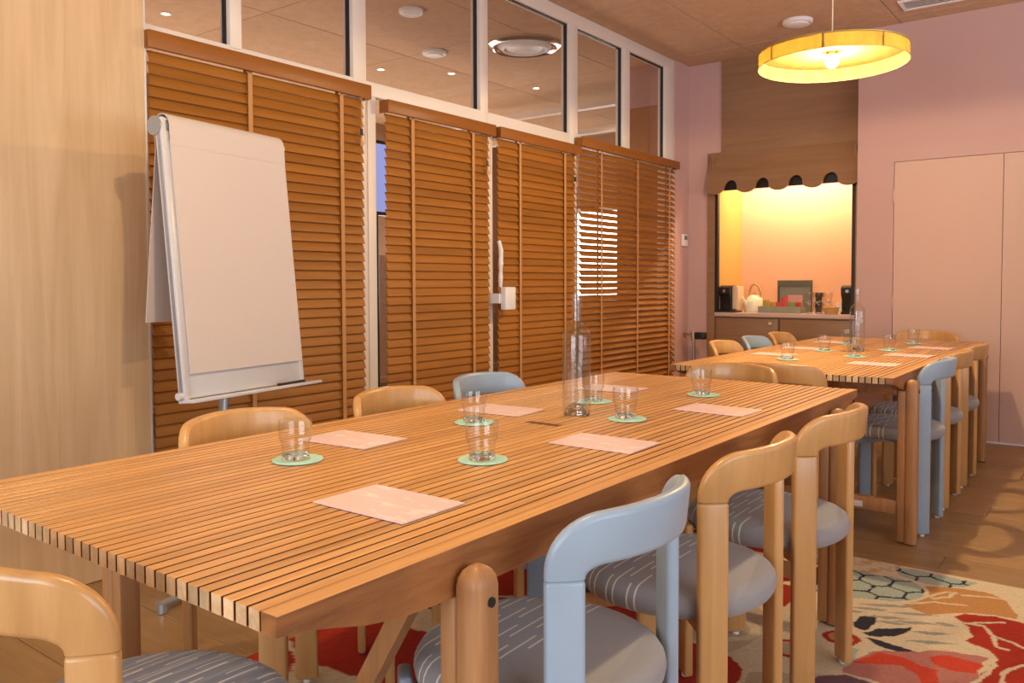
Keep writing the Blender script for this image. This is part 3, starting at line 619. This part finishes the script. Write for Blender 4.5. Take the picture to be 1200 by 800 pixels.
# ------------------------------------------------------------------ chairs
R0 = .245; TH = math.radians(47); SJ = R0 * TH
def chair_meshes():
    out = {}
    # seat pad: rounded cushion
    bm = bmesh.new(); prof = [(0, .418)]
    r = .212; hz = .031; cz = .448
    prof += [(r - .03, .419)]
    for k in range(9):
        a = -PI / 2 + PI * k / 8; prof.append((r - .018 + .030 * math.cos(a), cz + hz * math.sin(a)))
    prof += [(r * .75, .4815), (r * .4, .4835), (0, .484)]
    lathe(bm, prof, 56)
    for v in bm.verts:   # squircle outline
        a = math.atan2(v.co.y, v.co.x); s = 1 + .025 * (1 - math.cos(4 * a)) / 2; v.co.x *= s; v.co.y *= s
    out['seat'] = mesh_of(bm, True, 80)
    def leg(front, s, z1):
        bm = bmesh.new(); ang = TH if not front else PI - TH
        c = Vector((-R0 * math.cos(ang), s * R0 * math.sin(ang), 0))
        M = Matrix.Translation(c) @ Matrix.Rotation(math.atan2(c.y, c.x), 4, 'Z')
        box(bm, -.0125, .0125, -.0315, .0315, .008, z1, bevel=.0075, seg=3, mat=M)
        return mesh_of(bm, True, 40), c
    out['legs'] = [leg(f, s, .445 if f else .6795) for f in (0, 1) for s in (-1, 1)]
    bm = bmesh.new()
    for s in (1, -1):
        a = Vector((-R0 * math.cos(TH) * .95, s * R0 * math.sin(TH) * .95, .40)); b = -a; b.z = .40
        d = (b - a); M = Matrix.Translation((0, 0, .40 + (.0006 if s > 0 else 0))) @ Matrix.Rotation(math.atan2(d.y, d.x), 4, 'Z')
        box(bm, -d.length / 2, d.length / 2, -.014, .014, -.02, .018, bevel=.004, mat=M)
    out['frame'] = mesh_of(bm, True)
    # backrest: bent board following a circular plan, drawn as an inverted U when unrolled
    zj, zt, zi = .680, .787, .700; ro, ri = .095, .038; w = .0315
    N = 10; outer = []; inner = []
    so, si = SJ + w, SJ - w
    outer.append((-so, zj)); inner.append((-si, zj))
    for k in range(N + 1):
        a = PI - PI / 2 * k / N
        outer.append((-so + ro + ro * math.cos(a), zt - .004 - ro + ro * math.sin(a) if True else 0))
        inner.append((-si + ri + ri * math.cos(a) * 1.0, zi - .0 - ri * .5 + ri * .5 * math.sin(a)))
    for k in range(1, 8):
        f = k / 8; outer.append(((-so + ro) * (1 - 2 * f), zt - .004 + .006 * math.sin(PI * f))); inner.append(((-si + ri) * (1 - 2 * f), zi + .004 * math.sin(PI * f)))
    half_o = outer[:N + 2]; half_i = inner[:N + 2]
    outer += [(-a, b) for a, b in half_o[::-1]]; inner += [(-a, b) for a, b in half_i[::-1]]
    bm = bmesh.new(); rings = []; hth = .0125
    def P(s, z, n):
        a = s / R0; lean = (z - zj) * .10
        return (-(R0 + n + lean) * math.cos(a), (R0 + n + lean) * math.sin(a), z)
    for (so_, zo), (si_, zi_) in zip(outer, inner):
        L = math.hypot(so_ - si_, zo - zi_); b = min(.010 / L, .3)
        ring = []
        for f, n in ((0, -.45), (b * .35, -.86), (b, -1), (.5, -1), (1 - b, -1), (1 - b * .35, -.86), (1, -.45), (1, .45), (1 - b * .35, .86), (1 - b, 1), (.5, 1), (b, 1), (b * .35, .86), (0, .45)):
            ring.append(bm.verts.new(P(si_ + (so_ - si_) * f, zi_ + (zo - zi_) * f, n * hth)))
        rings.append(ring)
    n = len(rings[0])
    for A, B in zip(rings, rings[1:]):
        for k in range(n): bm.faces.new((A[k], A[(k + 1) % n], B[(k + 1) % n], B[k]))
    bm.faces.new(rings[0]); bm.faces.new(rings[-1][::-1])
    out['back'] = mesh_of(bm, True, 50)
    bm = bmesh.new(); lathe(bm, [(0, 0), (.011, 0), (.011, .009), (0, .009)], 12); out['glide'] = mesh_of(bm, True)
    return out
CM = chair_meshes()
def chair_proto(mat, seat_m):
    ms = {k: (v.copy() if not isinstance(v, list) else [(a.copy(), c) for a, c in v]) for k, v in CM.items()}
    t = thing('round_back_chair', 'x', 'chair')
    obj('seat', ms['seat'], seat_m, t); obj('backrest', ms['back'], mat, t); obj('seat_frame', ms['frame'], mat, t)
    for me, c in ms['legs']:
        l = obj('leg', me, mat, t); obj('glide', ms['glide'], WHITE, l, loc=(c.x, c.y, 0))
    return t
PROTO = {('w', 1): chair_proto(BEECH, SEATX), ('w', 0): chair_proto(BEECH, SEATY), ('b', 0): chair_proto(BLUEP, SEATY)}
USED = set()
def chair(kind, x, y, face, z, label, group):
    """face: direction the sitter looks, in degrees from +x"""
    p = PROTO[kind]; o = p if kind not in USED else copy_tree(p); USED.add(kind)
    o.location = (x, y, z); o.rotation_euler = (0, 0, math.radians(face)); o['label'] = label; o['category'] = 'chair'; o['group'] = group; return o
G1, G2 = 'chairs at the near table', 'chairs at the far table'
chair(('w', 1), -1.195, .640, 92, RZ, 'light wood chair at the near end of the foreground table, cut off bottom left', G1)
XR1 = -.852
chair(('b', 0), XR1, 1.205, 181, RZ, 'pale blue chair on the right of the foreground table, nearest the camera', G1)
chair(('w', 0), XR1 + .004, 1.757, 180, RZ, 'light wood chair right beside the pale blue one, on the right of the foreground table', G1)
chair(('w', 0), XR1 + .014, 2.325, 179, RZ, 'light wood chair at the far right corner of the foreground table', G1)
chair(('w', 0), -1.685, 1.295, 0, RZ, 'light wood chair in front of the flip chart', G1)
chair(('w', 0), -1.70, 1.875, 0, RZ, 'light wood chair between flip-chart chair and the blue-grey one', G1)
chair(('b', 0), -1.73, 2.37, 0, RZ, 'blue-grey chair on the blind side of the foreground table', G1)
chair(('w', 0), -1.33, 3.07, 268, RZ, 'pale wood chair at the far end of the foreground table, facing the camera', G1)
chair(('w', 0), -1.235, 3.72, 90, 0, 'wood chair at the near end of the farther table, its back turned to the camera', G2)
chair(('b', 0), -.905, 4.18, 180, 0, 'blue-grey chair on the right of the farther table', G2)
chair(('w', 0), -.910, 4.70, 180, 0, 'wood chair in the middle on the right of the farther table', G2)
chair(('w', 0), -.910, 5.25, 180, 0, 'wood chair last on the right of the farther table', G2)
chair(('w', 0), -1.745, 4.64, 0, 0, 'wood chair first on the blind side of the farther table', G2)
chair(('b', 0), -1.745, 5.14, 0, 0, 'pale blue chair on the blind side of the farther table', G2)
chair(('w', 0), -1.745, 5.62, 0, 0, 'wood chair last on the blind side of the farther table, before the cabinet', G2)
chair(('w', 0), -1.155, 6.165, 270, 0, 'wood chair at the far end of the farther table, in front of the pink door', G2)

# ------------------------------------------------------------------ table ware
def tumbler():
    t = thing('water_glass', 'x', 'glass'); bm = bmesh.new()
    o = [(0, 0), (.0265, 0), (.029, .002), (.0305, .038), (.0345, .0445), (.0355, .047), (.0362, .085)]
    i = [(.0344, .085), (.0337, .048), (.0325, .0455), (.0288, .039), (.0272, .013), (.024, .0105), (0, .0105)]
    lathe(bm, o[2:] + [(.0353, .0862)] + i[:5], 40, close=True); obj('tumbler', bm, GLASS, t, True, 30)
    bm = bmesh.new(); lathe(bm, [(0, 0), (.0262, 0), (.0285, .002), (.0286, .004), (.0270, .0112), (.024, .0105), (0, .0100)], 40); obj('base', bm, SOLIDG, t, True, 40); return t
GL = tumbler()
def coaster():
    bm = bmesh.new(); lathe(bm, [(0, 0), (.054, 0), (.055, .001), (.055, .0022), (.0545, .003), (0, .003)], 48); return mesh_of(bm, True)
CO = coaster(); CO.materials.append(COASTER)
first = [True]
def setting(x, y, tz, lg, lc, grp):
    c = tag(obj('coaster', CO, None, loc=(x, y, tz + .0008)), lc, 'coaster', 'mint coasters on the ' + grp)
    g = GL if first[0] else copy_tree(GL); first[0] = False
    g.location = (x + random.uniform(-.006, .006), y + random.uniform(-.006, .006), tz + .0042); tag(g, lg, 'glass', 'water glasses on the ' + grp)
P1 = [(-1.457, 1.142, 'beside the chair facing the flip chart'), (-1.13, 1.383, 'nearest the camera in the middle of the foreground table'), (-1.453, 1.742, 'just behind the nearest middle glass'),
      (-1.139, 2.041, 'to the right of the bottle on the foreground table'), (-1.391, 2.279, 'hidden behind the bottle on the foreground table'), (-1.173, 2.632, 'at the far end of the foreground table')]
for x, y, l in P1: setting(x, y, TT1 + .0008, 'clear stepped water glass ' + l, 'mint green coaster under the glass ' + l, 'foreground table')
P2 = [(-1.40, 4.16, 'nearest on the left of the farther table'), (-1.165, 4.52, 'just in front of the bottle on the farther table'), (-1.408, 4.80, 'left of the bottle on the farther table'),
      (-1.112, 5.04, 'right of the bottle on the farther table'), (-1.447, 5.42, 'behind the bottle on the farther table'), (-1.115, 5.68, 'at the far end of the farther table')]
for x, y, l in P2: setting(x, y, TT2 + .0008, 'clear stepped water glass ' + l, 'mint green coaster under the glass ' + l, 'farther table')
bm = bmesh.new(); box(bm, -.111, .111, -.077, .077, 0, .0022); NOTE_ME = mesh_of(bm); NOTE_ME.materials.append(NOTE)
def note(x, y, a, tz, l): tag(obj('note_card', NOTE_ME, None, loc=(x, y, tz + .0008), rotz=math.radians(a)), 'pink sheet of note paper ' + l, 'paper', 'pink note papers on the tables')
for x, y, a, l in [(-1.042, 1.012, 0, 'nearest the camera, on the foreground table'), (-1.540, 1.375, 4, 'beside the glass in front of the flip chart'), (-1.013, 1.704, 1, 'in front of the light wood chair, foreground table'),
                   (-1.530, 1.962, 4, 'in front of the blue-grey chair on the blind side'), (-1.0, 2.352, -3, 'at the far right of the foreground table'), (-1.515, 2.60, 2, 'behind the bottle on the foreground table')]: note(x, y, a, TT1 + .0006, l)
for x, y, a, l in [(-.99, 4.17, -3, 'nearest on the right of the farther table'), (-.95, 4.76, -5, 'second on the right of the farther table'), (-.95, 5.37, -6, 'last on the right of the farther table'),
                   (-1.56, 4.42, 2, 'first on the left of the farther table'), (-1.56, 4.92, 2, 'second on the left of the farther table'), (-1.56, 5.52, 2, 'last on the left of the farther table')]: note(x, y, a, TT2 + .0006, l)
def bottle(x, y, z, l):
    t = thing('glass_bottle', l, 'bottle', (x, y, z), group='clear glass bottles on the tables'); bm = bmesh.new()
    o = [(0, .030), (.012, .029), (.024, .022), (.034, .006), (.037, 0), (.0405, .004), (.0415, .02), (.0415, .225), (.0405, .238), (.036, .250), (.026, .260), (.0185, .268), (.016, .278), (.0148, .345), (.0165, .346), (.0165, .352)]
    i = [(.0125, .352), (.0122, .28), (.015, .268), (.024, .256), (.034, .246), (.0385, .235), (.0392, .225), (.0392, .02), (.036, .010), (.026, .027), (.012, .034), (0, .035)]
    lathe(bm, o[4:] + i[:9], 48, close=True); obj('body', bm, BOTTLE, t, True, 50)
    bm = bmesh.new(); lathe(bm, o[:5] + [(.0385, .003), (.0365, .0095)] + i[9:], 40); obj('punt', bm, SOLIDG, t, True, 60); return t
bottle(-1.302, 2.031, TT1 + .0008, 'tall clear glass bottle in the middle of the foreground table')
bottle(-1.253, 4.90, TT2 + .0008, 'tall clear glass bottle in the middle of the farther table')

# ------------------------------------------------------------------ flip chart
AZ, LEAN = .173, .10
fc = thing('flip_chart', 'white flip chart with a blank paper pad on a grey stand', 'flip chart', (-2.642, 1.854, 0), AZ)
FZ, FH, FWd = .739, 1.0, .60
Mt = Matrix.Translation((0, 0, FZ)) @ Matrix.Rotation(-LEAN, 4, 'Y')
def fbox(name, b, mat, bev=0, par=fc):
    bm = bmesh.new(); box(bm, *b, bevel=bev, mat=Mt); return obj(name, bm, mat, par, bev > 0)
fbox('board', (-.028, -.004, -FWd / 2, FWd / 2, 0, FH - .02), BOARDW, .004)
for s in (-1, 1): fbox('edge_rail', (-.034, .002, s * FWd / 2 - (.022 if s > 0 else 0), s * FWd / 2 + (0 if s > 0 else .022), -.005, FH - .02), BOARDW, .005)
pad = fbox('paper_pad', (-.003, .006, -FWd / 2 + .03, FWd / 2 - .01, .085, FH - .10), PAPERW)
bm = bmesh.new()   # sheets rolled over the top
arc = [(.007, FH - .115)] + [(-.030 + .040 * math.cos(a), FH - .045 + .046 * math.sin(a)) for a in [k * PI / 10 for k in range(0, 11)]] + [(-.072, FH - .12)]
arc2 = [(x - .003 if k == 0 else x * .93 - .0022, z - .003) for k, (x, z) in enumerate(arc)]
prism(bm, arc + arc2[::-1], 'y', -FWd / 2 + .028, FWd / 2 - .008); bmesh.ops.transform(bm, matrix=Mt, verts=bm.verts[:]); obj('rolled_sheet', bm, PAPERW, pad, True, 40)
bm = bmesh.new(); prism(bm, [(-.072, FH - .12), (-.20, FH - .72), (-.203, FH - .72), (-.075, FH - .12)], 'y', -FWd / 2 + .03, FWd / 2 - .01); bmesh.ops.transform(bm, matrix=Mt, verts=bm.verts[:]); obj('turned_sheet', bm, PAPERW, pad)
bm = bmesh.new(); tube(bm, [(-.032, -FWd / 2 - .004, FH - .047), (-.032, FWd / 2 + .004, FH - .047)], .034, 18); bmesh.ops.transform(bm, matrix=Mt, verts=bm.verts[:]); obj('clamp_bar', bm, GREYM, fc, True)
fbox('pen_tray', (-.03, .055, -FWd / 2 - .005, FWd / 2 + .045, -.014, -.002), BOARDW, .003)
fbox('marker', (.012, .024, FWd / 2 - .17, FWd / 2 - .02, -.002, .008), BLACK, .003)
bm = bmesh.new(); tube(bm, [(-.015, -FWd / 2 - .018, .012), (-.015, -FWd / 2 + .002, .012)], .013, 14); bmesh.ops.transform(bm, matrix=Mt, verts=bm.verts[:]); obj('side_knob', bm, BOARDW, fc, True)
bm = bmesh.new(); tube(bm, [(-.075, -.06, .05), (-.075, -.06, .80), (-.12, -.06, 1.25)], .0195, 16); obj('column', bm, GREYM, fc, True)
bm = bmesh.new(); box(bm, -.135, -.045, -.1, -.02, 1.08, 1.14); obj('bracket', bm, GREYM, fc)
for k in range(5):
    a = 2 * PI * k / 5 + .9; bm = bmesh.new(); tube(bm, [(-.06, -.06, .06), (-.06 + .30 * math.cos(a), -.06 + .30 * math.sin(a), .03)], [.02, .013], 10)
    tube(bm, [(-.06 + .29 * math.cos(a), -.06 + .29 * math.sin(a), .003), (-.06 + .29 * math.cos(a), -.06 + .29 * math.sin(a), .035)], .018, 10); obj('star_foot', bm, GREYM, fc, True)

# ------------------------------------------------------------------ pendant lamps
def pendant(x, y, z, label, power):
    t = thing('pendant_lamp', label, 'lamp', (x, y, z), group='drum pendant lamps'); R, h = .352, .070
    n = 60; seg = 9
    for k in range(8):   # veneer strips that make the rim
        bm = bmesh.new(); a0 = 2 * PI * k / 8 + .15; a1 = a0 + 2 * PI / 8 + .03; A = []
        for j in range(seg + 1):
            a = a0 + (a1 - a0) * j / seg; r = R - .0012 * (k % 2)
            A.append([bm.verts.new((rr * math.cos(a), rr * math.sin(a), zz)) for rr, zz in ((r, 0), (r, h), (r - .001, h), (r - .001, 0))])
        for p, q in zip(A, A[1:]):
            for i in range(4): bm.faces.new((p[i], p[(i + 1) % 4], q[(i + 1) % 4], q[i]))
        bm.faces.new(A[0]); bm.faces.new(A[-1][::-1]); obj('veneer_strip', bm, VENEER, t, True, 30)
    bm = bmesh.new(); lathe(bm, [(.03, h - .004), (R - .003, h - .004), (R - .003, h - .0055), (.03, h - .0055)], 60, close=True); obj('top_disc', bm, VENEER, t, True, 30)
    for zz in (0, h):
        bm = bmesh.new(); tube(bm, [((R + .0015) * math.cos(2 * PI * k / 60), (R + .0015) * math.sin(2 * PI * k / 60), zz) for k in range(61)], .0022, 6); obj('wire_ring', bm, plain('brass_wire', (.6, .5, .2), .4, .5) if 'brass_wire' not in MATS else MATS['brass_wire'], t, True)
    bm = bmesh.new(); tube(bm, [(0, 0, h - .002), (0, 0, ZC - z)], .0032, 8); obj('cable', bm, plain('cable_cream', (.75, .68, .5), .6) if 'cable_cream' not in MATS else MATS['cable_cream'], t, True)
    bm = bmesh.new(); lathe(bm, [(0, ZC - z), (.05, ZC - z), (.05, ZC - z - .022), (.006, ZC - z - .028), (0, ZC - z - .028)], 24); obj('ceiling_rose', bm, WHITE, t, True)
    bm = bmesh.new(); lathe(bm, [(0, .05), (.019, .05), (.019, h + .03), (0, h + .03)], 16); obj('socket', bm, CHROME, t, True)
    b = bpy.data.meshes.new('bulb'); bm = bmesh.new(); bmesh.ops.create_uvsphere(bm, u_segments=20, v_segments=14, radius=.034); bmesh.ops.translate(bm, verts=bm.verts[:], vec=(0, 0, .022))
    obj('bulb', bm, plain('bulb_glow', (1, .9, .7), .4, emit=(1, .80, .45), estr=60) if 'bulb_glow' not in MATS else MATS['bulb_glow'], t, True, 60)
    d = bpy.data.lights.new('pendant_bulb_light', 'POINT'); d.energy = power; d.color = WARM; d.shadow_soft_size = .03
    o = bpy.data.objects.new('pendant_bulb_light', d); COL.objects.link(o); o.parent = t; o.location = (0, 0, -.018)
pendant(-1.228, 4.27, 2.215, 'glowing yellow drum lamp hanging over the farther table', PENDANT2_POWER)
pendant(-1.30, 1.22, 2.325, 'drum lamp hanging over the foreground table', PENDANT_POWER)

# ------------------------------------------------------------------ things on the niche counter
CZ = NZ0 + .0008; YNf = YN + .14
def machine(x, y, label, side_mat):
    t = thing('coffee_machine', label, 'coffee machine', (x, y, CZ), group='capsule coffee machines in the niche')
    prof = [(-.055, 0), (-.055, .02), (-.02, .03), (-.025, .12), (-.06, .165), (-.062, .215), (-.03, .232), (.1, .232), (.11, .2), (.11, 0)]
    bm = bmesh.new(); prism(bm, prof, 'x', -.05, .045); bmesh.ops.bevel(bm, geom=bm.edges[:], offset=.004, segments=2, affect='EDGES'); obj('body', bm, BLACK, t, True)
    bxo('water_tank', (.046, .10, .0, .14, .025, .225), side_mat, t, bevel=.008)
    bxo('drip_tray', (-.045, .10, -.075, .10, 0, .012), BLACK, t, bevel=.003)
    bm = bmesh.new(); lathe(bm, [(0, 0), (.014, 0), (.014, .006), (0, .006)], 16); bmesh.ops.rotate(bm, verts=bm.verts[:], cent=(0, 0, 0), matrix=Matrix.Rotation(PI / 2, 3, 'X')); bmesh.ops.translate(bm, verts=bm.verts[:], vec=(0, -.062, .185)); obj('button', bm, CHROME, t, True)
machine(-2.845, YNf - .05, 'black coffee machine with cream tank at the left of the counter', plain('cream_tank', (.72, .52, .33), .4))
machine(-1.845, YNf + .04, 'black coffee machine at the right end of the counter', BLACK)
k = thing('kettle', 'cream enamel kettle with a wooden loop handle on the counter', 'kettle', (-2.655, YNf + .10, CZ))
bm = bmesh.new(); lathe(bm, [(0, 0), (.085, 0), (.088, .012), (.085, .03), (.08, .09), (.06, .125), (.035, .145), (.012, .15), (0, .151)], 32); obj('body', bm, CREAMP, k, True)
bm = bmesh.new(); lathe(bm, [(0, .15), (.01, .15), (.014, .165), (0, .172)], 14); obj('lid_knob', bm, BEECH, k, True)
bm = bmesh.new(); tube(bm, [(.055, 0, .12), (.055, 0, .17), (.035, 0, .225), (0, 0, .245), (-.03, 0, .225), (-.045, 0, .18), (-.05, 0, .125)], [.006, .009, .011, .012, .011, .009, .006], 10); obj('handle', bm, BEECH, k, True)
bm = bmesh.new(); tube(bm, [(-.05, -.05, .06), (-.06, -.09, .10), (-.066, -.11, .13)], [.018, .012, .009], 12); obj('spout', bm, CREAMP, k, True)
# tea tray with its upright lid
tb = thing('tea_tray', 'grey-green open tea tray with raised lid in the middle of the counter', 'tray', (-2.385, YNf + .0, CZ))
bm = bmesh.new(); box(bm, -.17, .19, -.085, -.079, 0, .055); box(bm, -.17, .19, .079, .085, 0, .055); box(bm, -.17, -.164, -.079, .079, 0, .055); box(bm, .184, .19, -.079, .079, 0, .055); box(bm, -.164, .184, -.079, .079, 0, .006); obj('tray', bm, SAGE, tb)
bm = bmesh.new(); box(bm, -.08, .21, .16, .172, .0, .275); obj('lid', bm, SAGE, tb); bm = bmesh.new(); box(bm, -.08, .21, .135, .16, .225, .275); box(bm, -.08, -.07, .135, .16, 0, .225); box(bm, .20, .21, .135, .16, 0, .225); obj('lid_rim', bm, plain('sage_dark', (.15, .14, .10), .8), tb)
tag(bxo('pink_card', (-2.37, -2.245, YNf + .12, YNf + .124, CZ + .0, CZ + .15), plain('card_pink', (.70, .38, .33), .6)), 'small pink card leaning in the tea tray lid', 'card')
bpy.data.objects['pink_card'].location.z = -.0
for j, (x, a, mt, l) in enumerate([(-2.515, .1, YELP, 'mustard'), (-2.465, -.1, YELP, 'mustard and dark'), (-2.41, .0, REDP, 'dark red'), (-2.355, .15, REDP, 'bright red'), (-2.30, .2, GREENP, 'green'), (-2.25, -.2, REDP, 'small red')]):
    t = thing('tea_sachet', l + ' tea sachet standing in the tray', 'tea bag', (x, YNf - .0 + .01 * (j % 3), CZ + .007), a, 'tea sachets in the tray')
    hh = .075 + .018 * (j % 3 == 0) + (.03 if j == 3 else 0)
    bm = bmesh.new(); box(bm, -.028, .028, -.006, .006, 0, hh, bevel=.002); obj('packet', bm, mt, t, True); bxo('seal', (-.028, .028, -.002, .002, hh, hh + .008), mt, t)
# stacked glasses
gi = 0
for cxg, cyg, cnt, l in [(-2.125, YNf - .075, 2, 'left stack in front'), (-2.045, YNf - .075, 2, 'second stack in front'), (-2.085, YNf + .015, 2, 'left stack at the back'), (-2.005, YNf + .015, 2, 'right stack at the back'), (-2.10, YNf + .10, 2, 'stack farthest back')]:
    for q in range(cnt):
        g = copy_tree(GL); g.location = (cxg, cyg, CZ + q * .0875); tag(g, 'clear glass in the niche, %s, %s' % (l, 'upper' if q else 'standing on the counter'), 'glass', 'glasses stacked in the niche')
bk = thing('wicker_basket', 'small round wicker basket left of the right-hand coffee machine', 'basket', (-1.985, YNf - .075, CZ) if False else (-1.955, YNf - .072, CZ))
bm = bmesh.new(); lathe(bm, [(0, 0), (.05, 0), (.062, .05), (.066, .052), (.064, .056), (.058, .05), (.048, .006), (0, .006)], 28); obj('bowl', bm, WICKER, bk, True)
bm = bmesh.new()
for q in range(14): tube(bm, [(.064 * math.cos(a), .064 * math.sin(a), .054 + .003 * math.sin(a * 7)) for a in (2 * PI * q / 14, 2 * PI * (q + .5) / 14, 2 * PI * (q + 1) / 14)], .004, 6)
obj('woven_rim', bm, WICKER, bk, True)
cu = thing('cup', 'white cup resting behind the wicker basket', 'cup', (-1.955, YNf + .22, CZ))
bm = bmesh.new(); lathe(bm, [(0, 0), (.025, 0), (.038, .05), (.04, .085), (.037, .085), (.034, .05), (.02, .006), (0, .006)], 24); obj('body', bm, WHITE, cu, True)
bm = bmesh.new(); tube(bm, [(.037, 0, .07), (.06, 0, .065), (.06, 0, .035), (.033, 0, .028)], .005, 8); obj('handle', bm, WHITE, cu, True)
